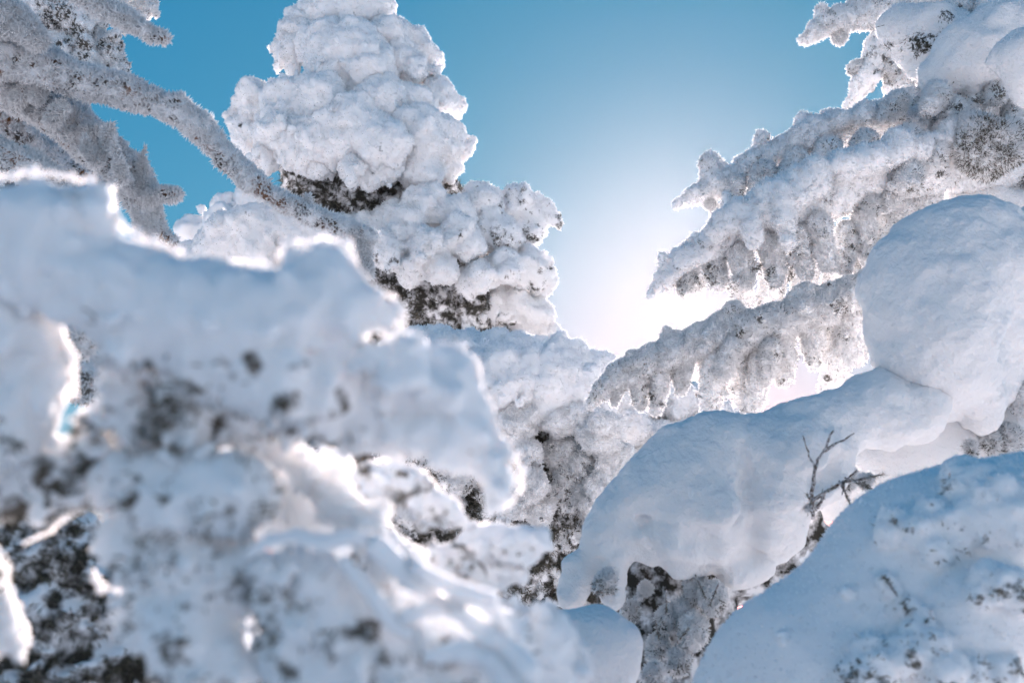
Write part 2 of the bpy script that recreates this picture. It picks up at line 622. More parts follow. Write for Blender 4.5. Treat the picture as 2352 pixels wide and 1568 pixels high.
# ------------------------------------------------------------------ snow-covered ground
def build_ground():
    t = np.concatenate([-np.geomspace(0.25, 900, 70)[::-1], [0.0], np.geomspace(0.25, 900, 70)])
    X, Y = np.meshgrid(t, t + 3.0, indexing='ij')
    Z = np.vectorize(ground_z)(X, Y)
    V = np.stack([X, Y, Z], -1).reshape(-1, 3)
    n = len(t)
    i, j = np.meshgrid(np.arange(n - 1), np.arange(n - 1), indexing='ij')
    a = (i * n + j).ravel()
    F = np.stack([a, a + n, a + n + 1, a + 1], 1)
    o = make_mesh("snow_ground", V, F, M_GROUND, None, np.zeros(len(V)))
    o["kind"] = "structure"
    o["label"] = "open snow field under the trees"


build_ground()


def build_haze():
    me = bpy.data.meshes.new("haze")
    b = 1000.0
    v = [(x, y, z) for z in (-1.5, 9.0) for x, y in ((-b, -b), (b, -b), (b, b), (-b, b))]
    me.from_pydata(v, [], [(3, 2, 1, 0), (4, 5, 6, 7), (0, 1, 5, 4), (1, 2, 6, 5), (2, 3, 7, 6), (3, 0, 4, 7)])
    o = bpy.data.objects.new("haze", me)  # added volume, makes the lens bloom around the sun
    COL.objects.link(o)
    o["kind"] = "stuff"
    o["label"] = "added thin haze standing in for lens glow around the sun"
    m = bpy.data.materials.new("glow_haze")
    m.use_nodes = True
    nt = m.node_tree
    nt.nodes.clear()
    pv = nt.nodes.new("ShaderNodeVolumePrincipled")
    pv.inputs["Color"].default_value = (0.90, 0.97, 1.0, 1)
    pv.inputs["Density"].default_value = 0.00028
    pv.inputs["Anisotropy"].default_value = 0.85
    out = nt.nodes.new("ShaderNodeOutputMaterial")
    nt.links.new(pv.outputs[0], out.inputs["Volume"])
    me.materials.append(m)


build_haze()


def trunk(parent, top, r0, r1, seed=5, bend=0.1):
    b = np.array(parent.location)
    t = np.asarray(top, float)
    m = (b + t) / 2 + np.array([bend, bend * 0.5, 0])
    return tube("trunk", parent, [(*(b - [0, 0, 0.3]), r0), (*m, (r0 + r1) / 2), (*t, r1)], M_BARK, 10, 0.08, seed)


# ------------------------------------------------------------------ tall spruce in the middle
def clump(parent, blobs, n=0.2, seed=0, name="snow_bough", h=0.0145, frost=3000, fringe=10, k=0.5, noise=None, size=1.0, up=0.8):
    """one bough's load of snow: big soft masses, smaller lumps on them, drooping sprigs below"""
    q = pr(seed)
    rg = q.rng
    for b in blobs:
        px, py, r, d = b[:4]
        nn = b[4] if len(b) > 4 else n
        r = r * 0.82
        q.blob(px, py, d, r, nn, k)
        for j in range(4):
            a = rg.uniform(0, 2 * math.pi); s_ = rg.uniform(0.3, 0.75)
            q.blob(px + math.cos(a) * r * s_, py + math.sin(a) * r * s_ * 0.8, d - abs(rg.normal()) * r * S * d * 0.4,
                   r * rg.uniform(0.35, 0.65), nn, 0.35)
    m = len(q.l)
    q.clutter(len(blobs) * 6, 0.16, 0.42, k=0.4, out=0.55, first=m)
    q.clutter(int(len(blobs) * (1 + 9 * n)), 0.14, 0.26, k=0.3, n=0.85, out=0.5, first=m, bias=(0, -.4, -.5))
    if fringe:
        d = blobs[0][3]
        q.fringe(fringe, 30 * S * d * size, 13 * S * d * size, min(1, n + 0.35), 0.4, src=m)
    return part(name, parent, q, h, M_CLUMP, noise=noise or (('v', 0.3, 0.05), ('w', 0.17, 0.03), ('w', 0.075, 0.022)),
                fine=(('w', 0.034, 0.012), ('v', 0.05, 0.006)), seed=seed, up=up, frost=frost, flen=0.013, fwid=0.006)


def centre_spruce():
    t = thing("spruce_tree", base(870, 7.0),
              "tall spruce in the middle buried under white cauliflower clumps of snow", "tree")
    trunk(t, P(820, -60, 7.1), 0.16, 0.03)
    core = pr(11)
    core.chain([(800, -40, 7.1, 30), (830, 200, 7.1, 110), (800, 400, 7.1, 140), (900, 520, 7.1, 160),
                (980, 700, 7.1, 190), (1000, 900, 7.1, 200), (1000, 1200, 7.0, 200)], 0.9, 0.3)
    core.clutter(60, 0.25, 0.45)
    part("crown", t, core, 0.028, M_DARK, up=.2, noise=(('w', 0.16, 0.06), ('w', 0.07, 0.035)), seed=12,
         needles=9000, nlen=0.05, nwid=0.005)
    G = [
        [(760, -20, 70, 6.9), (760, 30, 80, 6.85), (840, 30, 80, 6.85), (700, 60, 55, 6.85)],
        [(690, 70, 50, 6.8), (668, 112, 42, 6.8), (665, 135, 26, 6.8)],
        [(745, 110, 75, 6.7), (820, 110, 80, 6.6), (770, 175, 72, 6.6), (850, 170, 70, 6.55)],
        [(900, 90, 58, 6.75), (955, 110, 52, 6.85), (990, 125, 36, 6.9), (930, 160, 66, 6.7), (985, 165, 36, 6.8)],
        [(1010, 225, 58, 6.8), (1055, 238, 42, 6.85), (940, 235, 70, 6.6), (880, 230, 70, 6.5)],
        [(600, 240, 62, 6.75), (565, 270, 42, 6.85), (670, 235, 75, 6.6), (740, 250, 78, 6.5), (580, 315, 52, 6.75), (650, 300, 76, 6.55)],
        [(830, 280, 84, 6.4), (760, 330, 82, 6.4), (690, 345, 74, 6.45), (880, 330, 76, 6.35), (620, 365, 42, 6.6)],
        [(960, 310, 74, 6.5), (1020, 325, 62, 6.65), (1060, 340, 40, 6.8), (1035, 390, 48, 6.75), (965, 385, 64, 6.5)],
        [(810, 375, 50, 6.3), (875, 385, 54, 6.35), (735, 370, 46, 6.35)],
        [(850, 535, 50, 6.45), (915, 515, 62, 6.4), (980, 480, 74, 6.4), (1050, 490, 60, 6.45), (930, 550, 70, 6.3)],
        [(1120, 465, 54, 6.55), (1190, 462, 48, 6.65), (1240, 492, 42, 6.75), (1215, 528, 42, 6.7), (1150, 530, 60, 6.5)],
        [(1060, 555, 70, 6.3), (980, 570, 70, 6.2), (890, 575, 56, 6.2), (1020, 615, 50, 6.2), (940, 615, 44, 6.2)],
        [(1095, 630, 56, 6.3), (1155, 610, 62, 6.4), (1205, 620, 58, 6.55), (1240, 650, 38, 6.65)],
        [(1170, 690, 52, 6.65), (1110, 715, 42, 6.65), (1225, 735, 52, 6.75), (1265, 780, 44, 6.75)],
        [(1030, 735, 48, 6.85), (960, 675, 36, 6.75), (1060, 700, 36, 6.8)],
        [(520, 565, 88, 6.6), (600, 552, 90, 6.5), (690, 545, 84, 6.5), (450, 590, 50, 6.7), (770, 560, 78, 6.4)],
    ]
    N = [.0, .0, .02, .08, .12, .0, .05, .05, .25, .1, .6, .4, .5, .3, .6, .05]
    for i, (g, n) in enumerate(zip(G, N)):
        clump(t, g, n=n, seed=100 + i, frost=500 * len(g), fringe=int(len(g) * (1.5 + 4 * n)))


centre_spruce()


def back_spruce():
    t = thing("spruce_tree", base(520, 9.0),
              "distant low spruce with sunlit snow lumps peeping out left of the tall spruce", "tree")
    trunk(t, P(520, 470, 9.0), 0.12, 0.03, 6)
    for i, a in enumerate([(465, 480, 30, 8.8), (520, 470, 38, 8.8), (570, 468, 42, 8.8), (505, 515, 50, 8.7),
                           (440, 530, 40, 8.8), (560, 530, 55, 8.6)]):
        clump(t, [a], n=0.1, seed=200 + i, h=0.02, frost=0, fringe=0)


back_spruce()


# ------------------------------------------------------------------ low spruces in the middle distance
def low_spruce():
    t = thing("spruce_tree", base(1230, 5.3),
              "low broad spruce with smooth snow shoulders and a dark needle patch below the tall one", "tree")
    trunk(t, P(1230, 800, 5.4), 0.13, 0.04, 7)
    core = pr(21)
    core.chain([(1210, 960, 5.5, 90), (1250, 1040, 5.4, 140), (1260, 1180, 5.4, 190), (1250, 1400, 5.4, 160)], 0.9, 0.3)
    core.clutter(50, 0.25, 0.45)
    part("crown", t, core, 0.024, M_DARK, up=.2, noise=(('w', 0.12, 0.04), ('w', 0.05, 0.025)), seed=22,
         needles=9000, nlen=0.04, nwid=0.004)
    sh = pr(23)
    sh.chain([(930, 800, 5.6, 50), (1040, 825, 5.4, 60), (1160, 835, 5.2, 65), (1280, 845, 5.2, 65),
              (1370, 850, 5.3, 48), (1410, 850, 5.4, 30)], 0.12, 0.8)
    sh.chain([(1040, 860, 5.2, 60), (1160, 890, 5.0, 80), (1270, 900, 5.0, 75), (1350, 910, 5.05, 60)], 0.15, 0.8)
    m = len(sh.l)
    sh.clutter(90, 0.2, 0.45, k=0.3, out=.6)
    sh.clutter(50, 0.14, 0.28, k=0.3, n=1.0, out=.55, bias=(0, -.5, -.8), first=m)
    part("snow_shoulder", t, sh, 0.012, M_CLUMP, noise=(('w', 0.16, 0.035), ('w', 0.07, 0.018), ('v', 0.08, 0.012)),
         fine=(('w', 0.035, 0.009), ('v', 0.02, 0.003)), seed=24, frost=4000, flen=0.014, fwid=0.005)
    G = [
        ([(1190, 970, 60, 4.9), (1150, 930, 50, 5.0), (1130, 1000, 50, 4.95), (1210, 1040, 48, 4.85)], .2),
        ([(1285, 960, 54, 4.9), (1350, 960, 54, 4.9)], .3),
        ([(1375, 1000, 60, 4.85), (1405, 1060, 56, 4.9), (1380, 1120, 50, 4.9), (1420, 1110, 30, 4.9)], .15),
        ([(1285, 1035, 48, 5.0), (1300, 1090, 46, 5.0), (1275, 1140, 44, 5.0), (1310, 1150, 40, 5.0)], .95),
        ([(1335, 1060, 38, 4.95), (1345, 1140, 44, 4.95), (1360, 1190, 36, 4.95)], .6),
        ([(1215, 1110, 46, 4.8), (1180, 1165, 38, 4.8), (1235, 1170, 40, 4.85)], .3),
        ([(1080, 1000, 50, 5.0), (1020, 1050, 50, 5.0), (960, 1030, 45, 5.0), (900, 1040, 40, 5.0), (1050, 1100, 45, 5.0)], .85),
        ([(1290, 1215, 34, 5.0), (1345, 1225, 36, 5.0)], .7),
        ([(750, 1010, 45, 5.0), (700, 1000, 40, 5.0)], .85),
        ([(1040, 1160, 40, 5.2)], .85),
    ]
    for i, (g, n) in enumerate(G):
        clump(t, g, n=n, seed=300 + i, h=0.011, frost=900 * len(g), fringe=int(len(g) * (1.5 + 3 * n)), size=.9,
              noise=(('v', 0.2, 0.02), ('w', 0.1, 0.016), ('w', 0.045, 0.010)),
              name="snow_bough" if n < 0.7 else "needle_bough")
    # bare rimed twigs in the shade at the foot
    rg = np.random.default_rng(31)
    for i in range(22):
        x, y = rg.uniform(1170, 1330), rg.uniform(1180, 1400)
        a = P(x, y, 5.05 + rg.normal() * 0.06)
        b = P(x + rg.normal() * 45, y + rg.uniform(10, 60), 5.0 + rg.normal() * 0.06)
        q = pr(400 + i)
        q.cap(a, (a + b) / 2 + rg.normal(size=3) * 0.02, 0.026, 0.024, 0.7)
        q.cap((a + b) / 2, b, 0.024, 0.012, 0.7)
        part("twig", t, q, 0.008, M_RIME, noise=(('w', 0.03, 0.010),), seed=400 + i, up=0.2, frost=200, flen=0.012)


low_spruce()


def far_right_spruce():
    t = thing("spruce_tree", base(1570, 6.2),
              "farther snowy spruce showing between the rimed lower bough and the smooth snow mound", "tree")
    trunk(t, P(1560, 900, 6.3), 0.13, 0.05, 8)
    core = pr(41)
    core.chain([(1560, 980, 6.4, 110), (1560, 1200, 6.4, 170)], 0.9, 0.3)
    core.clutter(20, 0.25, 0.45)
    part("crown", t, core, 0.03, M_DARK, up=.2, noise=(('w', 0.14, 0.04),), seed=42)
    G = [[(1480, 930, 60, 6.1), (1440, 920, 46, 6.0), (1445, 985, 46, 5.85)], [(1560, 925, 58, 6.1), (1640, 950, 56, 6.1), (1695, 975, 38, 6.2)],
         [(1500, 1010, 60, 5.9), (1590, 1010, 60, 6.0), (1660, 1020, 50, 6.0)], [(1470, 1075, 48, 5.9), (1530, 1080, 50, 5.95), (1600, 1090, 50, 6.0)]]
    for i, g in enumerate(G):
        clump(t, g, n=0.2, seed=450 + i, h=0.013, frost=700 * len(g), fringe=5)


far_right_spruce()


# ------------------------------------------------------------------ spruce on the right: rimed boughs against the sun
def sprig(parent, pts, n=0.6, seed=0, name="sprig", h=0.0075, frost=1500, mat=None, lumps=10):
    q = pr(seed)
    if name == "sprig":
        x0, y0 = pts[0][:2]
        pts = [pts[0]] + [(x0 + (x - x0) * 1.2, y0 + (y - y0) * 1.22, d, r) for x, y, d, r in pts[1:]]
    pts = [(x, y, d, r * 0.76) for x, y, d, r in pts]
    q.chain(pts, n * 0.55, 0.6)
    for a, b, ra, rb, nn, kk in list(q.l):           # side shoots
        for j in range(3):
            f = q.rng.uniform(.2, .95); c = a + (b - a) * f; r = ra + (rb - ra) * f
            v = np.array([q.rng.choice([-1, 1]) * q.rng.uniform(.5, 1), q.rng.normal() * .4, -q.rng.uniform(.2, 1)])
            v /= np.linalg.norm(v)
            q.cap(c, c + v * r * q.rng.uniform(.9, 1.5), r * .46, r * .30, n, .3)
    m = len(q.l)
    q.clutter(lumps // 2, 0.3, 0.5, k=0.4, n=0.15, out=0.5, first=m)
    q.clutter(lumps, 0.28, 0.48, k=0.3, n=min(1, n + 0.3), out=0.5, first=m)
    return part(name, parent, q, h, mat or M_RIME, noise=(('w', 0.04, 0.008), ('v', 0.09, 0.010)),
                fine=(('w', 0.016, 0.004),), seed=seed, up=0.9, frost=int(frost * .6), flen=0.011, fwid=0.0042,
                needles=int(frost * n * 0.16), nlen=0.014, nwid=0.0017)


def right_spruce():
    t = thing("spruce_tree", base(2560, 4.3),
              "rime-crusted spruce on the right reaching toothed boughs across the sun", "tree")
    trunk(t, P(2560, -300, 4.4), 0.17, 0.08, 9)

    def bough(main, knobs, fingers, seed, n=0.45, caps=(), clut=60):
        n = n + 0.25
        q = pr(seed)
        sh = lambda c, f: [(x, y, d, r * f) for x, y, d, r in c]
        q.chain(sh(main, 0.74), 0.4, 0.6)
        m = len(q.l)
        q.clutter(clut // 2, 0.3, 0.55, k=0.5, n=0.12, out=0.5)
        q.clutter(clut, 0.22, 0.42, k=0.3, n=1.0, out=0.62, first=m)
        for c in caps:
            for (x0, y0, d0, r0), (x1, y1, d1, r1) in zip(c[:-1], c[1:]):
                for j in range(5):
                    f = (j + q.rng.random()) / 5
                    q.blob(x0 + (x1 - x0) * f + q.rng.normal() * 8, y0 + (y1 - y0) * f + q.rng.normal() * 10, d0 + (d1 - d0) * f,
                           (r0 + (r1 - r0) * f) * q.rng.uniform(.42, .8), 0.08, 0.6)
            q.clutter(12, 0.3, 0.5, k=0.4, n=0.9, out=0.4)
        for k in knobs:
            q.chain(sh(k, 0.85), 0.4, 0.6)
        o = part("bough", t, q, 0.0075, M_RIME, noise=(('w', 0.05, 0.011), ('v', 0.12, 0.010)),
                 fine=(('n', 0.022, 0.008), ('w', 0.017, 0.003)), seed=seed, up=0.9, frost=12000, flen=0.011, fwid=0.0042,
                 needles=2400, nlen=0.014, nwid=0.0017)
        for i, f in enumerate(fingers):
            sprig(o, f, n=0.72, seed=seed * 50 + i)
        return o

    d = 3.8
    # upper bough
    bough([(1558, 470, d, 16), (1600, 448, d, 26), (1660, 418, d, 36), (1730, 378, d, 42), (1800, 350, d, 46),
           (1890, 318, d, 50), (1990, 290, 3.85, 56), (2080, 262, 3.9, 62), (2180, 240, 4.0, 70), (2400, 200, 4.2, 80)],
          [[(1635, 415, d, 26), (1630, 372, d, 24)], [(1655, 400, d, 20), (1650, 375, d, 18)],
           [(1740, 355, d, 24), (1752, 318, d, 18)], [(1840, 320, d, 34), (1848, 278, d, 28)],
           [(1895, 295, d, 26), (1900, 268, d, 20)], [(1700, 390, d, 20), (1695, 372, d, 16)]],
          [[(1690, 420, d - .05, 30), (1680, 462, d - .05, 20)], [(1620, 455, d, 20), (1640, 476, d, 14)],
           [(1760, 395, d - .08, 34), (1735, 445, d - .08, 20)], [(1830, 365, d - .08, 40), (1800, 420, d - .1, 26)],
           [(1900, 345, d - .1, 40), (1880, 400, d - .1, 28)], [(1985, 330, d - .1, 40), (1960, 380, d - .1, 26)],
           [(2060, 235, d - .1, 34), (2035, 262, d - .12, 24)]],
          61, caps=[[(1810, 325, d - .06, 36), (1900, 290, d - .06, 40), (2010, 255, d - .06, 44)]])
    # middle bough
    d = 3.6
    bough([(1497, 678, d, 16), (1525, 640, d, 28), (1570, 596, d, 38), (1640, 560, d, 52), (1730, 520, d, 64),
           (1820, 480, d, 68), (1910, 440, d, 70), (2010, 410, 3.65, 72), (2120, 380, 3.75, 76), (2260, 370, 3.9, 90),
           (2420, 360, 4.1, 100)],
          [[(1535, 625, d, 18), (1524, 592, d, 14)], [(1680, 510, d, 26), (1668, 448, d, 16)],
           [(1700, 490, d, 20), (1690, 465, d, 16)], [(1600, 560, d, 20), (1598, 540, d, 14)]],
          [[(1580, 620, d, 28), (1570, 655, d, 16)], [(1640, 600, d, 32), (1650, 640, d, 20)],
           [(1700, 590, d - .05, 36), (1712, 640, d - .05, 22)], [(1770, 560, d - .06, 40), (1780, 625, d - .06, 22)],
           [(1835, 545, d - .06, 40), (1850, 610, d - .06, 22)], [(1880, 520, d - .08, 40), (1900, 590, d - .08, 24)],
           [(1945, 530, d, 30), (1940, 600, d, 24)], [(1985, 500, d, 34), (1990, 560, d, 24)],
           [(1690, 620, 4.0, 40), (1708, 682, 4.0, 22)], [(1780, 620, 4.0, 44), (1760, 700, 4.0, 26)],
           [(1850, 610, 4.0, 46), (1845, 690, 4.0, 30)], [(1930, 600, 4.0, 44), (1925, 670, 4.0, 28)],
           [(1990, 580, 4.0, 40), (1985, 640, 4.0, 26)], [(1620, 610, 3.9, 34), (1600, 650, 3.9, 20)]],
          62, caps=[[(1640, 535, d - .1, 40), (1730, 485, d - .12, 50), (1820, 440, d - .12, 52), (1900, 405, d - .12, 46)],
                    [(1810, 450, d - .16, 38), (1800, 540, d - .16, 30)], [(1740, 500, d - .16, 36), (1720, 570, d - .16, 28)],
                    [(1930, 390, d - .1, 46), (2040, 350, d - .06, 56), (2140, 320, d, 50), (2260, 300, d + .1, 60)]], clut=90)
    # lower bough
    d = 3.5
    bough([(1352, 930, d, 14), (1380, 900, d, 24), (1420, 862, d, 34), (1480, 832, d, 40), (1550, 805, d, 44),
           (1630, 782, d, 48), (1710, 765, d, 50), (1790, 742, d, 52), (1870, 712, d, 54), (1950, 680, d, 54),
           (2060, 630, d, 56)],
          [[(1530, 800, d, 26), (1532, 765, d, 18)], [(1670, 760, d, 36), (1682, 718, d, 24)],
           [(1840, 700, d, 44), (1850, 676, d, 34)], [(1650, 755, d, 22), (1650, 735, d, 16)],
           [(1450, 830, d, 18), (1450, 818, d, 14)]],
          [[(1420, 880, d, 30), (1412, 915, d, 16)], [(1465, 870, d, 32), (1470, 918, d, 18)],
           [(1515, 860, d, 32), (1510, 925, d, 18)], [(1565, 840, d, 32), (1562, 886, d, 18)],
           [(1640, 830, d, 42), (1632, 935, d, 24)], [(1700, 830, d + .05, 40), (1712, 910, d + .05, 24)],
           [(1745, 830, d, 42), (1728, 935, d, 26)], [(1800, 790, d, 40), (1800, 855, d, 24)],
           [(1860, 760, d, 36), (1868, 825, d, 20)], [(1905, 740, d + .1, 34), (1900, 800, d + .1, 22)],
           [(1925, 790, 3.7, 44), (1915, 880, 3.7, 44)], [(1960, 730, d, 34), (1965, 800, d, 30)],
           [(1770, 800, d - .05, 30), (1765, 850, d - .05, 18)], [(1680, 800, d - .06, 30), (1665, 850, d - .06, 20)]],
          63, clut=60)
    # top bough
    d = 4.4
    bough([(1848, 92, d, 16), (1875, 70, d, 26), (1930, 48, d, 38), (2000, 30, d, 46), (2080, 20, d, 56),
           (2200, 0, d, 80), (2400, -40, d, 100)],
          [[(1890, 50, d, 22), (1885, 22, d, 16)]],
          [[(1925, 60, d, 24), (1930, 86, d, 14)], [(2080, 40, d, 50), (2030, 100, d, 40), (1995, 170, d, 30), (1972, 212, d, 18)],
           [(2000, 160, d, 26), (1965, 158, d, 18)], [(2090, 110, d, 50), (2070, 180, d, 36)],
           [(2040, 150, d, 34), (2055, 185, d, 24)], [(2120, 90, d, 50), (2130, 160, d, 40)]],
          64, clut=60)

    # thick pillows of snow in the upper right corner
    def pillow(pts, seed, n=0.05, h=0.01, name="snow_pillow", extra=10, mat=None, noise=None):
        q = pr(seed)
        for c in pts:
            q.chain(c if len(c) > 1 else c * 2, n, 0.9)
        if extra:
            q.clutter(extra, 0.3, 0.5, k=0.8, out=0.4)
        if n > .1:
            q.clutter(26, .16, .34, k=.35, n=1.0, out=.55, bias=(0, -.6, -.8))
        return part(name, t, q, h, mat or M_SNOW, noise=noise or (('v', 0.25, 0.03), ('w', 0.14, 0.02), ('v', 0.06, 0.008)),
                    fine=(('v', 0.03, 0.003), ('n', 0.02, 0.004)), seed=seed, frost=int(6000 * n), flen=0.01, fwid=0.003, needles=int(1500 * n))
    pillow([[(2080, 60, 4.0, 55), (2110, 130, 4.0, 35)], [(2150, 70, 3.9, 60), (2160, 130, 3.9, 42)]], 71, n=0.25)
    pillow([[(2150, 190, 3.75, 50), (2230, 130, 3.75, 70), (2320, 90, 3.75, 80), (2420, 40, 3.8, 90)]], 72, n=0.2)
    pillow([[(2350, 130, 3.3, 50), (2352, 200, 3.3, 44)], [(2400, 160, 3.3, 70)]], 73, n=0.12)
    pillow([[(2240, 315, 3.6, 46), (2280, 350, 3.6, 50)], [(2210, 345, 3.6, 34), (2260, 385, 3.6, 30)],
            [(2310, 330, 3.6, 44)]], 74, n=0.7, mat=M_RIME, name="rimed_clump")
    pillow([[(2190, 490, 3.9, 50), (2330, 480, 3.9, 60)]], 75, n=0.1)
    for i, a in enumerate([(2150, 215, 40, 3.65), (2190, 260, 45, 3.7), (2120, 280, 45, 3.75), (2230, 230, 45, 3.75),
                           (2300, 190, 45, 3.7), (2340, 260, 45, 3.75), (2060, 240, 32, 3.7), (2080, 320, 40, 3.6),
                           (2140, 350, 40, 3.6), (2090, 400, 40, 3.55), (2050, 440, 36, 3.6), (2000, 470, 30, 3.6),
                           (2060, 480, 44, 3.75), (2120, 450, 50, 3.8), (2030, 520, 36, 3.7), (2010, 570, 34, 3.7), (2280, 20, 55, 3.9), (2200, 30, 50, 3.95), (2340, 60, 45, 3.8), (2320, 300, 40, 3.65)]):
        x, y, r, dd = a
        sprig(t, [(x, y, dd, r), (x - 12, y + r * 0.6, dd - .02, r * 0.75)], n=0.65, seed=800 + i, name="rimed_clump",
              h=0.008, frost=1500, lumps=18)
    # inner foliage, shade put into its dark colour
    core = pr(81)
    core.chain([(2120, 330, 4.3, 60), (2230, 300, 4.3, 110), (2400, 280, 4.3, 160)], 0.9, 0.3)
    core.chain([(2180, 420, 4.3, 60), (2400, 430, 4.3, 130), (2480, 700, 3.9, 160), (2420, 860, 3.4, 110), (2420, 1000, 3.2, 90)], 0.9, 0.3)
    core.chain([(2200, 40, 4.5, 60), (2400, 40, 4.5, 140)], 0.9, 0.3)
    core.clutter(60, 0.2, 0.4)
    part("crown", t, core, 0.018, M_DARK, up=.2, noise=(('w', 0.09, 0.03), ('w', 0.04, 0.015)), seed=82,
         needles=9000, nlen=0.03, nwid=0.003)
    # the great ball of snow
    q = pr(83)
    d = 2.9
    q.blob(2180, 620, d, 138, 0, .8).blob(2100, 680, d - .02, 108, 0, .8).blob(2270, 610, d, 128, 0, .8)
    q.blob(2170, 740, d - .06, 120, 0, .7)
    q.blob(2110, 770, d - .02, 104, 0, .5).blob(2200, 830, d - .02, 96, 0, .45).blob(2250, 905, d + .02, 62, 0, .4)
    q.blob(2258, 955, d + .03, 38, 0, .4).blob(2130, 880, d + .02, 52, 0, .4).blob(2180, 910, d + .04, 46, 0, .4)
    q.blob(2300, 740, d + .03, 110, 0, .5).blob(2075, 830, d + .02, 42, 0, .4).blob(2400, 590, d + .1, 120, 0, .6)
    q.blob(2290, 850, d + .06, 66, 0, .4).blob(2330, 640, d - .02, 90, 0, .6)
    q.clutter(40, .2, .4, k=.8, out=.35, bias=(0, 0, -.8))
    part("snow_ball", t, q, 0.0072, M_SNOW, noise=(('v', 0.30, 0.035), ('w', 0.2, 0.014), ('v', 0.09, 0.012)),
         fine=(('v', 0.04, 0.006), ('w', 0.028, 0.003), ('v', 0.014, 0.0025)), seed=84)
    for i, a in enumerate([(2330, 830, 40, 2.95), (2345, 900, 45, 2.95), (2350, 780, 35, 3.0), (2320, 1000, 34, 2.95),
                           (2280, 1010, 28, 2.95), (2230, 1025, 24, 2.9)]):
        x, y, r, dd = a
        sprig(t, [(x, y, dd, r), (x + 4, y + r * 0.7, dd, r * 0.7)], n=0.9, seed=850 + i, name="needle_clump", h=0.007, frost=1200)


right_spruce()


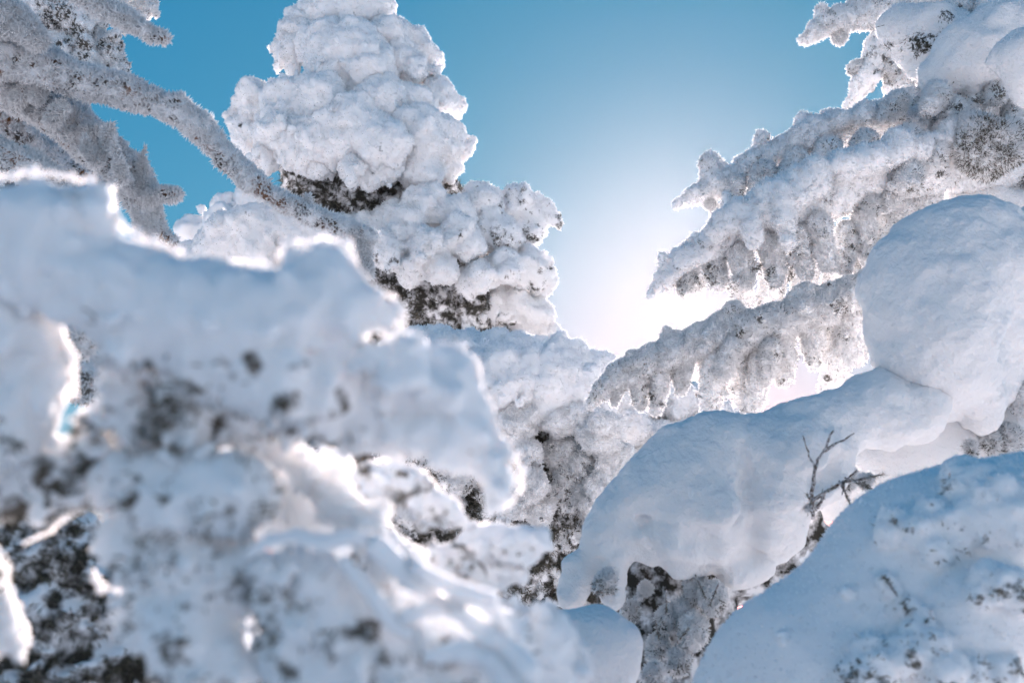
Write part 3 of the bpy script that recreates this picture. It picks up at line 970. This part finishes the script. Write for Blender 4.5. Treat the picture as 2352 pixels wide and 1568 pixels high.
# ------------------------------------------------------------------ smooth snow-draped sapling lower right
def draped_sapling():
    t = thing("spruce_sapling", base(1900, 2.9),
              "bent sapling under a long smooth drape of snow with bare dark twigs poking out", "tree")
    trunk(t, P(1900, 1300, 2.95), 0.05, 0.03, 10, 0.02)
    d = 2.75
    q = pr(91)
    q.chain([(1360, 1300, d, 48), (1430, 1210, d, 66), (1510, 1130, d, 90), (1600, 1090, d, 108)], 0, .8)
    q.chain([(1590, 1100, d, 108), (1650, 1085, d, 112), (1690, 1070, d, 108)], 0, .5)
    q.chain([(1760, 1060, d, 112), (1840, 1035, d, 112)], 0, .32)
    q.chain([(1850, 1010, d + .02, 96), (1920, 968, d + .04, 70), (2010, 945, d + .08, 70), (2090, 925, d + .12, 80)], 0, .6)
    q.chain([(2000, 895, d + .1, 34), (2040, 875, d + .15, 36)], 0, .8)
    q.chain([(1560, 1170, d - .06, 80), (1570, 1230, d - .05, 66), (1560, 1275, d - .02, 40)], 0, .5)
    q.chain([(1650, 1160, d - .08, 88), (1660, 1220, d - .06, 66), (1650, 1265, d - .03, 36)], 0, .45)
    q.chain([(1760, 1140, d - .06, 80), (1750, 1210, d - .04, 60)], 0, .4)
    q.chain([(1660, 1235, d - .02, 58), (1690, 1300, d, 46), (1740, 1290, d, 44)], 0, .45)
    q.chain([(1780, 1185, d, 74), (1790, 1250, d + .02, 54)], 0, .4)
    q.chain([(1480, 1190, d - .03, 56), (1500, 1260, d - .02, 44)], 0, .5)
    q.chain([(1340, 1310, d - .02, 40), (1320, 1360, d - .02, 30)], .1, .4)
    q.chain([(1405, 1280, d - .04, 44), (1408, 1360, d - .04, 38)], .05, .4)
    q.chain([(1610, 1290, d, 30), (1640, 1300, d, 26)], .2, .4)
    q.clutter(30, .2, .4, k=.7, out=.3, bias=(0, -.5, -.9))
    f = d - .13
    q.crease([(1694, 975, f + .03, 7), (1705, 1030, f, 9), (1716, 1100, f, 9), (1712, 1195, f - .01, 12)])
    q.crease([(1480, 1195, f + .03, 8), (1500, 1260, f + .03, 12), (1530, 1310, f + .04, 16)])
    q.crease([(1590, 1215, f - .05, 8), (1610, 1260, f - .03, 12), (1608, 1320, f, 18)])
    q.crease([(1372, 1290, d - .07, 8), (1370, 1340, d - .06, 11), (1372, 1410, d - .04, 14)])
    q.crease([(1700, 1215, f - .03, 10), (1704, 1275, f, 16)])
    q.crease([(1885, 1110, d - .12, 34), (1930, 1085, d - .10, 34), (1975, 1075, d - .07, 26)], .8)
    part("snow_drape", t, q, 0.0076, M_SNOW, noise=(('v', 0.22, 0.022), ('w', 0.21, 0.022), ('v', 0.07, 0.010)),
         fine=(('v', 0.035, 0.005), ('w', 0.025, 0.0025), ('v', 0.014, 0.002)), seed=92)
    q = pr(93)
    q.chain([(2100, 970, 3.1, 90), (2220, 1000, 3.15, 110), (2360, 1040, 3.1, 110)], 0, .8)
    q.chain([(1910, 1120, 3.12, 74), (2010, 1090, 3.12, 80), (2120, 1030, 3.12, 90)], .15, .6)
    part("snow_drape", t, q, 0.014, M_SNOW, noise=(('v', 0.2, 0.02), ('w', .1, .012)), fine=(('v', 0.03, 0.003),), seed=94)
    # inner foliage darkened in colour for shade, with rimed sprigs
    core = pr(95)
    core.chain([(1820, 1240, 3.0, 80), (1700, 1300, 3.0, 80), (1600, 1300, 3.0, 90)], 0.9, .3)
    core.chain([(1480, 1330, 3.0, 70), (1600, 1300, 3.0, 90), (1520, 1480, 2.95, 110), (1600, 1600, 2.9, 140)], 0.9, .3)
    core.clutter(25, .2, .4)
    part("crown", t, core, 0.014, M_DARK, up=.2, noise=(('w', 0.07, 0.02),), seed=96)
    for i, a in enumerate([(1600, 1350, 36, 2.75), (1640, 1370, 40, 2.7), (1570, 1400, 36, 2.75), (1590, 1440, 40, 2.7),
                           (1530, 1420, 30, 2.75), (1510, 1480, 30, 2.75), (1560, 1510, 34, 2.7), (1500, 1545, 34, 2.65),
                           (1450, 1400, 26, 2.8), (1390, 1330, 24, 2.65), (1480, 1350, 24, 2.8), (1420, 1560, 30, 2.5), (1900, 1105, 30, 2.72), (1950, 1095, 26, 2.74), (1990, 1100, 18, 2.62), (1870, 1140, 22, 2.66)]):
        x, y, r, dd = a
        sprig(t, [(x, y, dd, r), (x - 6, y + r * 0.7, dd, r * 0.7)], n=0.8, seed=900 + i, name="rimed_clump", h=0.007, frost=1200)

    def tw(pts, r0, name="twig"):
        n = len(pts)
        tube(name, t, [(*P(x, y, dd), (r0 * (1 - 0.6 * i / (n - 1))) * S * dd) for i, (x, y, dd) in enumerate(pts)], M_TWIG, 6, 0.25)
    dt = 2.50
    tw([(1866, 1190, dt + .05), (1864, 1130, dt + .02), (1870, 1085, dt), (1880, 1055, dt), (1896, 1030, dt - .03), (1904, 1008, dt - .04), (1914, 988, dt - .05)], 4.6)
    tw([(1893, 1035, dt - .02), (1915, 1020, dt - .04), (1938, 1010, dt - .05), (1962, 994, dt - .06)], 4)
    tw([(1876, 1165, dt + .02), (1898, 1128, dt), (1920, 1115, dt - .01), (1945, 1102, dt - .02), (1968, 1080, dt - .04)], 5)
    tw([(1935, 1108, dt - .02), (1938, 1122, dt - .02), (1934, 1136, dt - .02)], 3)
    tw([(1940, 1106, dt - .02), (1965, 1104, dt - .03), (1992, 1098, dt - .03)], 3)
    tw([(1872, 1075, dt), (1858, 1045, dt), (1850, 1020, dt - .02), (1844, 1000, dt - .03)], 3)
    for i, (x, y, dd, a) in enumerate([(1884, 1135, dt, .6), (1985, 1098, dt - .03, .3), (1958, 1104, dt - .03, -.4), (1935, 1120, dt - .02, -1.2),
                                       (1868, 1160, dt, 2.2), (1372, 1365, 2.62, -1.5), (1604, 1335, 2.66, -1.2), (1645, 1352, 2.62, -2.0),
                                       (1505, 1425, 2.68, -1.4), (1455, 1440, 2.7, -1.8), (1560, 1470, 2.64, 1.0), (1530, 1370, 2.7, -1.6)]):
        spray(t, x, y, dd, a, .045, 1750 + i, nl=.015)
    tw([(1866, 1150, dt + .02), (1884, 1140, dt + .01), (1896, 1146, dt)], 3)


draped_sapling()


# ------------------------------------------------------------------ near snow bank over a young spruce, bottom right corner
def corner_bank():
    t = thing("young_spruce", base(2150, 1.95),
              "young spruce buried in a blue shaded snow bank in the bottom right corner", "tree")
    trunk(t, P(2150, 1500, 1.98), 0.03, 0.02, 11, 0.01)
    d = 1.95
    q = pr(101)
    q.chain([(1715, 1650, d, 125), (1852, 1518, d, 150), (2042, 1392, d + .02, 170), (2125, 1366, d + .04, 185),
             (2200, 1340, d + .06, 200), (2430, 1245, d + .1, 220)], 0, .9)
    q.chain([(1900, 1680, d - .05, 200), (2100, 1600, d - .02, 220), (2300, 1560, d, 200)], 0, .9)
    tufts = [([(2050, 1195, 30, 1.60), (2040, 1225, 26, 1.60), (2070, 1215, 26, 1.60)], .85),
             ([(2140, 1185, 34, 1.60), (2120, 1225, 34, 1.58), (2165, 1215, 34, 1.58), (2190, 1250, 26, 1.58), (2150, 1265, 30, 1.57)], .8),
             ([(2215, 1095, 30, 1.58), (2235, 1130, 42, 1.56), (2290, 1120, 40, 1.58), (2290, 1165, 50, 1.55), (2345, 1160, 50, 1.56),
               (2250, 1195, 40, 1.55), (2330, 1210, 46, 1.54), (2390, 1180, 60, 1.56)], .7),
             ([(2035, 1335, 16, 1.56), (2050, 1355, 14, 1.55)], 1), ([(2090, 1395, 20, 1.54), (2110, 1420, 22, 1.54)], 1),
             ([(2110, 1455, 30, 1.53), (2140, 1490, 36, 1.52), (2090, 1500, 36, 1.52), (2170, 1540, 40, 1.52), (2230, 1550, 36, 1.52), (2300, 1545, 36, 1.52)], 1),
             ([(2000, 1490, 26, 1.53), (2010, 1530, 34, 1.52), (1985, 1560, 36, 1.52)], 1),
             ([(2270, 1330, 36, 1.49), (2310, 1345, 40, 1.48), (2345, 1370, 36, 1.48), (2250, 1365, 26, 1.49)], .8),
             ([(1945, 1358, 9, 1.57), (1952, 1364, 8, 1.57)], 1), ([(1795, 1462, 8, 1.62), (1800, 1470, 8, 1.62)], 1)]
    body = list(q.l)
    for x, y, r in ((2270, 1390, 84), (2230, 1440, 74), (2330, 1430, 94), (2200, 1385, 46), (2270, 1470, 56)):
        q.blob(x, y, front(body, x, y, 1.4, 2.2) + .01, r, 0, .8)
    body = list(q.l)
    for g, n in tufts:
        w = pr(int(g[0][0]))
        for (x, y, r, dd) in g:
            r *= 1.3 if g[0][0] == 2215 else 1.0
            w.blob(x, y, front(body, x, y, 1.4, 2.2) - .9 * r * S * 1.8, r * 1.1, .4 * n, .35)
        m = len(w.l)
        w.clutter(len(g) * 7, .25, .45, k=.35, n=.1, out=.6, bias=(0, -.6, .2))
        w.clutter(len(g) * 9, .2, .36, k=.35, n=1.1 * n, out=.6, bias=(0, -.7, -.2), first=m)
        q.l += w.l
    part("snow_bank", t, q, 0.0056, M_BANK, noise=(('v', 0.3, 0.02), ('v', 0.10, 0.007)),
         fine=(('v', 0.025, 0.0018), ('n', 0.016, 0.006), ('n', 0.008, 0.002)), seed=102, up=.5, frost=9000, flen=0.006, fwid=0.0022,
         needles=3500, nlen=0.011, nwid=0.0013)
    for i, (x, y, a) in enumerate([(2050, 1352, 2.2), (2085, 1412, 2.0), (2108, 1455, 1.2), (2140, 1484, 2.4), (2090, 1504, 1.8), (2010, 1512, 2.3),
                                   (2170, 1538, 1.4), (2058, 1218, 1.9), (2150, 1238, 2.1), (2255, 1185, 1.7), (2300, 1345, 2.3), (1990, 1556, 1.9),
                                   (2320, 1215, 1.2), (2120, 1530, 2.6), (2215, 1120, 2.2), (2240, 1550, 1.6), (2045, 1555, 1.5)]):
        spray(t, x, y, front(body, x, y, 1.4, 2.2) - .028, a, .03, 1700 + i)


corner_bank()


def small_bank():
    t = thing("young_spruce", base(1370, 2.35),
              "small spruce top under a rounded blue snow cap at the bottom centre", "tree")
    trunk(t, P(1370, 1560, 2.4), 0.03, 0.02, 12, 0.01)
    d = 2.3
    q = pr(111)
    q.chain([(1290, 1500, d, 95), (1370, 1480, d, 80), (1420, 1490, d, 55)], 0, .8)
    q.blob(1440, 1470, d, 26, .1, .6).blob(1400, 1540, d, 60, .1, .6)
    part("snow_cap", t, q, 0.0075, M_SNOW, noise=(('v', 0.2, 0.015), ('v', 0.05, 0.006)), fine=(('v', 0.02, 0.002),),
         seed=112)


small_bank()


# ------------------------------------------------------------------ dead rimed tree, upper left
def dead_tree():
    t = thing("dead_tree", base(-420, 3.3),
              "leafless crooked tree at the upper left furred with rime over brown bark", "tree")
    trunk(t, P(-420, -300, 3.4), 0.14, 0.08, 13)
    NO = (('w', 0.04, 0.010), ('v', 0.12, 0.012))
    FI = (('w', 0.016, 0.005), ('w', 0.009, 0.002))

    def limb(pts, seed, n=0.75, frost=9000, clut=40, name="limb", up=1.2, slim=.86):
        q = pr(seed)
        q.chain([(x, y, dd, r * slim) for x, y, dd, r in pts], n, .6)
        q.clutter(clut, .25, .45, k=.3, out=.4)
        return part(name, t, q, 0.0065, M_BRANCH, noise=NO, fine=FI, seed=seed, up=up, frost=frost, flen=0.016, fwid=0.0042,
                    needles=0)
    d = 3.1
    limb([(-420, 60, 3.3, 70), (-120, 100, d, 62), (0, 125, d, 56), (100, 150, d, 52), (200, 188, d, 42), (300, 215, d, 32), (400, 248, d, 31),
          (460, 295, d, 31), (520, 358, d, 27), (585, 420, d, 26), (650, 462, d, 26), (720, 498, d, 23),
          (790, 524, d, 20), (858, 543, d, 11)], 121, frost=16000, clut=70)
    limb([(820, 530, d, 14), (835, 570, d, 18), (845, 625, d, 14)], 122, frost=1500, clut=8, name="twig")
    limb([(690, 480, d, 14), (708, 452, d, 8)], 123, frost=500, clut=4, name="twig")
    limb([(-300, 60, 3.3, 90), (-60, 140, 3.25, 80), (60, 200, 3.25, 76), (150, 270, 3.25, 66), (230, 340, 3.25, 60), (290, 400, 3.25, 52),
          (330, 460, 3.25, 46), (345, 520, 3.25, 36), (390, 560, 3.25, 20)], 124, frost=14000, clut=70, n=0.8, slim=.72)
    limb([(322, 450, 3.2, 16), (328, 390, 3.2, 14), (332, 330, 3.2, 6)], 125, frost=1200, clut=6, name="twig")
    limb([(335, 455, 3.2, 20), (370, 448, 3.2, 16), (402, 446, 3.2, 14)], 126, frost=1200, clut=6, name="twig")
    limb([(-200, 260, 3.0, 60), (-40, 345, 3.0, 52), (60, 385, 3.0, 42), (140, 420, 3.0, 30)], 127, frost=5000, clut=25)
    limb([(-200, 150, 3.5, 80), (0, 290, 3.5, 60), (120, 380, 3.5, 60), (220, 450, 3.5, 60)], 128, frost=5000, clut=25, n=.85)
    limb([(120, -60, 2.9, 30), (220, 5, 2.9, 24), (290, 45, 2.9, 20), (340, 75, 2.9, 15), (374, 90, 2.9, 10)], 129, frost=4000, clut=25, n=.8)
    rg = np.random.default_rng(77)
    for i in range(14):
        f = rg.random()
        x, y = 20 + 300 * f + rg.normal() * 15, 190 + 250 * f + rg.normal() * 25
        a = rg.uniform(-2.6, .6); L = rg.uniform(40, 95)
        mx, my = x + math.cos(a) * L * .5 + rg.normal() * 8, y + math.sin(a) * L * .5 + rg.normal() * 8
        dd = 3.2 + rg.normal() * .06
        limb([(x, y, dd, 15), (mx, my, dd - .02, 12), (x + math.cos(a) * L, y + math.sin(a) * L, dd - .04, 7)], 1310 + i, frost=900, clut=6, n=.8, name="twig")
    limb([(-60, 20, 3.0, 50), (10, 40, 3.0, 40), (60, 60, 3.0, 26)], 130, frost=4000, clut=20, n=.2)
    limb([(40, 60, 3.0, 24), (90, 95, 3.0, 20)], 131, frost=1500, clut=10, n=.2, name="twig")


dead_tree()


def upper_left_spruce():
    t = thing("spruce_tree", base(60, 5.2), "dim grey spruce in shade behind the rimed limbs at the upper left", "tree")
    trunk(t, P(60, -300, 5.3), 0.14, 0.05, 14)
    G = [[(120, 20, 58, 5.0), (190, 40, 56, 5.0), (80, 40, 50, 5.0)], [(240, 100, 50, 5.0), (255, 150, 36, 5.0), (200, 150, 48, 4.95)],
         [(150, 110, 56, 4.95), (100, 120, 58, 5.0)], [(240, 15, 36, 5.1), (290, 8, 34, 5.1), (330, 10, 30, 5.1)],
         [(40, 200, 80, 5.0), (120, 300, 80, 5.1)], [(60, 400, 70, 5.1), (200, 420, 60, 5.1)]]
    for i, g in enumerate(G):
        clump(t, g, n=.35 if i == 3 else .9, seed=500 + i, h=0.014, frost=600 * len(g), name="needle_bough", up=.3)


upper_left_spruce()


# ------------------------------------------------------------------ out-of-focus spruce nearest the camera
def near_spruce():
    t = thing("spruce_tree", base(-1400, 0.95),
              "blurred snow-laden spruce nearest the camera filling the lower left", "tree")
    trunk(t, P(-1400, -400, 1.0), 0.07, 0.04, 15, 0.02)
    H = 0.0048

    def bough(chains, seed, clut=30, ros=40, noise=(('v', 0.06, 0.005), ('w', 0.036, 0.006), ('w', 0.016, 0.0028)), nd=900, h=H, bias=(0, 0, -.5)):
        """soft snow with rosettes of bare needles showing through it"""
        q = pr(seed)
        for c in chains:
            q.chain([(x, y, dd, r * .84) for x, y, dd, r in c[0]], c[1], .5)
        m = len(q.l)
        q.clutter(clut * 2, .3, .5, k=.35, out=.4, first=m)
        q.clutter(clut * 5, .12, .26, k=.35, out=.4)
        for a_, b_, ra_, rb_, n_, k_ in q.l[:m]:
            cnt = int((np.linalg.norm(b_ - a_) / ra_ + 1.2) * (14 if n_ > .2 else 6))
            for j in range(cnt):
                f = q.rng.random(); c_ = a_ + (b_ - a_) * f; r_ = ra_ + (rb_ - ra_) * f
                v = q.rng.normal(size=3) + np.array([0, -.7, -.5]); v /= np.linalg.norm(v)
                rr = q.rng.uniform(11, 20) * S * d
                c_ = c_ + v * (r_ - rr * .5)
                v2 = v + np.array([q.rng.normal() * .5, 0, -.5]); v2 /= np.linalg.norm(v2)
                q.cap(c_, c_ + v2 * rr * q.rng.uniform(1.0, 2.6), rr, rr * .75, (.15 if q.rng.random() < .6 else .9) if n_ > .2 else .05, .3)
        # rosettes sit on the chains that carry some foliage
        src = [x for x in q.l[:m] if x[4] > .2]
        if ros and src:
            w = pr(seed + 7)
            w.l = list(src)
            w.clutter(ros, .16, .3, k=.25, n=1.0, out=.5, bias=bias)
            q.l += w.l[len(src):]
        return part("bough", t, q, h, M_NEAR, noise=noise, fine=(('w', 0.012, 0.0014),), seed=seed, up=.55,
                    frost=900, flen=0.004, fwid=0.0016, needles=nd, nlen=0.009, nwid=0.0013)

    def lip(pts, dd, seed, r=10, parent=None):
        """thin frosty crest added along an edge to give it a bright rim"""
        r = r * .72
        q = pr(seed)
        dense = []
        for (x0, y0), (x1, y1) in zip(pts[:-1], pts[1:]):
            m = max(1, int(math.hypot(x1 - x0, y1 - y0) / 22))
            for j in range(m):
                dense.append((x0 + (x1 - x0) * j / m, y0 + (y1 - y0) * j / m))
        dense.append(pts[-1])
        q.chain([(x + q.rng.normal() * 4, y + q.rng.normal() * 4, dd, r * q.rng.uniform(.45, 1.1)) for x, y in dense], 0, .5)
        for x, y in dense:
            if q.rng.random() < .45:
                q.blob(x + q.rng.normal() * 6, y + q.rng.normal() * 6, dd, r * q.rng.uniform(1.1, 1.7), 0, .5)
        return part("rim_lip", parent or t, q, .0024, M_NEAR, noise=(('v', .012, .0010),), seed=seed)  # crest shape added to carry the backlit rim

    d = .84
    # upper bough with its drooping tip
    o = bough([([(-900, 300, .95, 130), (-60, 540, d, 140), (90, 530, d, 125), (180, 500, d, 85), (215, 480, d, 60)], .05),
               ([(60, 590, d, 130), (250, 670, d, 122), (420, 720, d, 130), (600, 730, d, 122), (740, 690, d, 110)], .08),
               ([(690, 620, d, 62), (760, 612, d, 56)], .0),
               ([(720, 690, d, 104), (820, 720, d, 80), (870, 738, d, 54)], .0),
               ([(820, 890, d + .04, 100), (930, 870, d + .04, 92), (1015, 882, d + .04, 86)], .12),
               ([(1015, 870, d + .04, 82), (1065, 960, d + .04, 70), (1110, 1040, d + .04, 62), (1145, 1100, d + .04, 44), (1150, 1130, d + .04, 32)], .15),
               ([(500, 820, d, 120), (640, 860, d, 110), (760, 900, d + .02, 100)], .4),
               ([(260, 700, d, 110), (330, 760, d, 100)], .5),
               ([(880, 960, d + .04, 66), (990, 980, d + .04, 74), (1060, 1020, d + .04, 62)], .45),
               ([(700, 930, d + .05, 96), (840, 955, d + .05, 90), (960, 965, d + .05, 80)], .45),
               ([(780, 870, d + .05, 80), (900, 880, d + .05, 66)], .1),
               ([(770, 800, d - .005, 60), (860, 822, d - .005, 52), (930, 828, d, 46)], .05),
               ([(470, 900, d + .05, 110), (560, 940, d + .05, 90)], .5)], 141, ros=90)
    lip([(-40, 402), (100, 398), (160, 405), (205, 412), (245, 450), (265, 505), (330, 550), (420, 582), (520, 600), (610, 604)], d, 1411, 11)
    lip([(130, 432), (180, 450), (200, 440)], d - .02, 1412, 13)
    lip([(195, 445), (180, 475), (165, 505)], d - .02, 1413, 13)
    lip([(632, 585), (670, 554), (740, 549), (800, 552), (816, 580), (815, 622), (870, 664), (915, 692), (926, 740), (918, 775)], d, 1414, 11)
    lip([(1010, 790), (1075, 808), (1104, 842), (1100, 892), (1125, 948), (1142, 1000), (1175, 1042), (1192, 1082), (1198, 1118),
         (1178, 1150), (1150, 1164), (1130, 1152), (1112, 1120), (1085, 1095)], d + .04, 1415, 11)
    # left hanging part around the gap
    bough([([(-40, 640, d + .02, 130), (20, 760, d + .02, 110), (60, 850, d + .02, 92), (60, 950, d + .02, 70)], .15),
           ([(-60, 900, d, 120), (-20, 1010, d, 110)], .3)], 142, ros=12)
    lip([(165, 690), (140, 745), (150, 800), (172, 850), (165, 900), (130, 960), (118, 1015)], d + .02, 1421, 14)
    bough([([(310, 760, d + .03, 90), (300, 880, d + .03, 76), (330, 980, d + .03, 84)], .5),
           ([(420, 900, d + .01, 90), (440, 990, d + .01, 66)], .5),
           ([(250, 960, d + .04, 64), (200, 1030, d + .05, 56)], .6)], 143, ros=50)
    lip([(370, 1045), (420, 1056), (465, 1046), (505, 1012), (515, 985)], d - .02, 1431, 11)
    # middle mass
    bough([([(-100, 1100, d + .04, 110), (80, 1090, d + .04, 96), (180, 1090, d + .05, 86)], .65),
           ([(280, 1100, d + .03, 90), (400, 1130, d + .02, 110), (520, 1140, d, 120)], .45),
           ([(300, 1240, d + .03, 86), (420, 1280, d + .02, 100), (540, 1320, d + .02, 100)], .55),
           ([(570, 1085, .97, 104), (650, 1150, .97, 104), (730, 1215, .97, 100)], .05),
           ([(340, 1400, d + .02, 76), (420, 1450, d, 104), (480, 1560, d, 120)], .55)], 144, ros=110, clut=50)
    lip([(55, 1255), (90, 1230), (135, 1205), (170, 1180), (215, 1150)], d + .05, 1441, 10)
    lip([(205, 1310), (235, 1345), (285, 1362)], d + .03, 1442, 12)
    # sunlit ridge running down to the right, forking into frosted twigs
    e = .90
    bough([([(560, 985, e + .04, 30), (620, 972, e + .04, 36), (690, 1060, e + .03, 40), (770, 1140, e + .02, 42), (850, 1220, e - .04, 36), (960, 1310, e - .1, 28)], .0)], 145, clut=14, ros=0, h=.0036)
    e = .79
    for i, c in enumerate([[(950, 1305, e, 26), (1060, 1360, e, 20), (1125, 1380, e, 19), (1152, 1440, e, 14)],
                           [(860, 1250, e, 26), (960, 1345, e, 20), (1040, 1395, e, 20), (1130, 1460, e, 26), (1200, 1540, e, 40)],
                           [(790, 1290, e, 16), (860, 1370, e, 15), (900, 1430, e, 15), (937, 1455, e, 14)],
                           [(922, 1418, e, 15), (985, 1395, e, 15), (1060, 1388, e, 15)],
                           [(572, 1272, e, 12), (620, 1240, e, 17), (680, 1228, e, 18), (740, 1245, e, 17), (790, 1235, e, 18), (850, 1240, e, 20)],
                           [(990, 1505, e, 20), (1060, 1490, e, 26), (1130, 1500, e, 30), (1190, 1580, e, 50)]]):
        q = pr(1450 + i)
        q.chain(c, 0, .6)
        q.clutter(14, .3, .6, k=.5, out=.4)
        part("twig", t, q, .003, M_NEAR, noise=(('v', .03, .0025), ('w', .015, .0012)), seed=1450 + i)
    # lower bough behind the ridge
    bough([([(620, 1300, .82, 40), (670, 1290, .82, 50), (740, 1310, .82, 60)], .3),
           ([(640, 1370, .84, 90), (740, 1400, .84, 110), (860, 1450, .84, 110)], .4),
           ([(680, 1500, .84, 80), (760, 1540, .84, 110), (880, 1560, .84, 110), (1040, 1580, .84, 110)], .4),
           ([(900, 1330, .86, 60), (980, 1420, .85, 74), (1060, 1470, .85, 80), (1160, 1490, .86, 76)], .22)], 146, ros=60)
    lip([(590, 1470), (575, 1440), (600, 1430)], .84, 1461, 10)
    # smaller boughs reaching towards the middle
    bough([([(700, 1170, 1.05, 90), (800, 1240, 1.12, 60)], .3),
           ([(770, 1130, 1.1, 56), (870, 1110, 1.12, 44), (940, 1125, 1.12, 46), (1000, 1160, 1.12, 32), (1032, 1182, 1.12, 16)], .35),
           ([(780, 1075, 1.05, 34), (745, 1062, 1.05, 28)], .1)], 147, clut=20, ros=26, h=.005)
    lip([(838, 1080), (850, 1062), (880, 1058), (920, 1072), (975, 1085), (1000, 1110), (1040, 1150), (1045, 1185), (1010, 1195), (960, 1180)], 1.12, 1471, 9)
    bough([([(820, 1250, 1.2, 76), (930, 1312, 1.2, 56), (1040, 1302, 1.2, 50), (1130, 1250, 1.2, 48), (1200, 1245, 1.2, 40), (1245, 1232, 1.2, 22)], .35),
           ([(1060, 1340, 1.2, 60), (1130, 1320, 1.2, 42), (1170, 1290, 1.2, 30)], .4),
           ([(980, 1390, 1.15, 80), (1100, 1420, 1.15, 70), (1200, 1450, 1.15, 60)], .15)], 148, clut=24, ros=50, h=.0055)
    lip([(880, 1190), (920, 1235), (970, 1258), (1030, 1252), (1075, 1215), (1110, 1198), (1150, 1205)], 1.2, 1481, 8)
    bough([([(1180, 1510, 1.0, 110), (1245, 1490, 1.0, 84), (1285, 1570, 1.0, 60)], .12),
           ([(1240, 1425, 1.0, 32), (1252, 1405, 1.0, 26)], 0),
           ([(1300, 1520, 1.0, 36), (1330, 1590, 1.0, 32)], .05)], 149, clut=20, ros=0, h=.005)
    lip([(1212, 1420), (1225, 1392), (1255, 1382), (1278, 1398), (1280, 1425)], 1.0, 1491, 9)
    lip([(1310, 1470), (1335, 1492), (1350, 1530), (1368, 1568)], 1.0, 1492, 9)
    # far left bottom lump
    bough([([(-60, 1420, .82, 90), (0, 1420, .82, 56), (20, 1480, .82, 36)], .1),
           ([(-80, 1300, .84, 80), (-20, 1300, .84, 36)], .3)], 150, clut=20, ros=6)
    lip([(5, 1262), (22, 1290), (12, 1340), (40, 1390), (60, 1440), (66, 1480), (40, 1515)], .83, 1501, 10)


near_spruce()


def left_dark_spruce():
    t = thing("spruce_tree", base(80, 1.9), "dark rimed spruce in shade seen through gaps at the lower left", "tree")
    trunk(t, P(80, 1000, 2.0), 0.06, 0.03, 16, 0.02)
    q = pr(161)
    q.chain([(90, 1120, 1.75, 70), (110, 1300, 1.7, 110), (150, 1500, 1.7, 170), (200, 1640, 1.7, 200)], .95, .3)
    q.chain([(250, 1400, 1.7, 80), (330, 1560, 1.7, 110)], .9, .3)
    q.clutter(80, .2, .4)
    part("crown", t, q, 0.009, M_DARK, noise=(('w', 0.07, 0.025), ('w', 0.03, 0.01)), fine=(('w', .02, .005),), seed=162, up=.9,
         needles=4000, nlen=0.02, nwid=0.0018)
    for i, (x, y, r, dd) in enumerate([(190, 760, 60, 2.2), (200, 860, 60, 2.4), (620, 1500, 60, 2.4), (640, 1570, 50, 2.4), (700, 1010, 50, 2.6)]):
        sprig(t, [(x, y, dd, r), (x, y + r * .6, dd, r * .7)], n=.9, seed=1600 + i, name="rimed_clump", h=.009, frost=1000)


left_dark_spruce()
print("TRIS", TRIS[0])
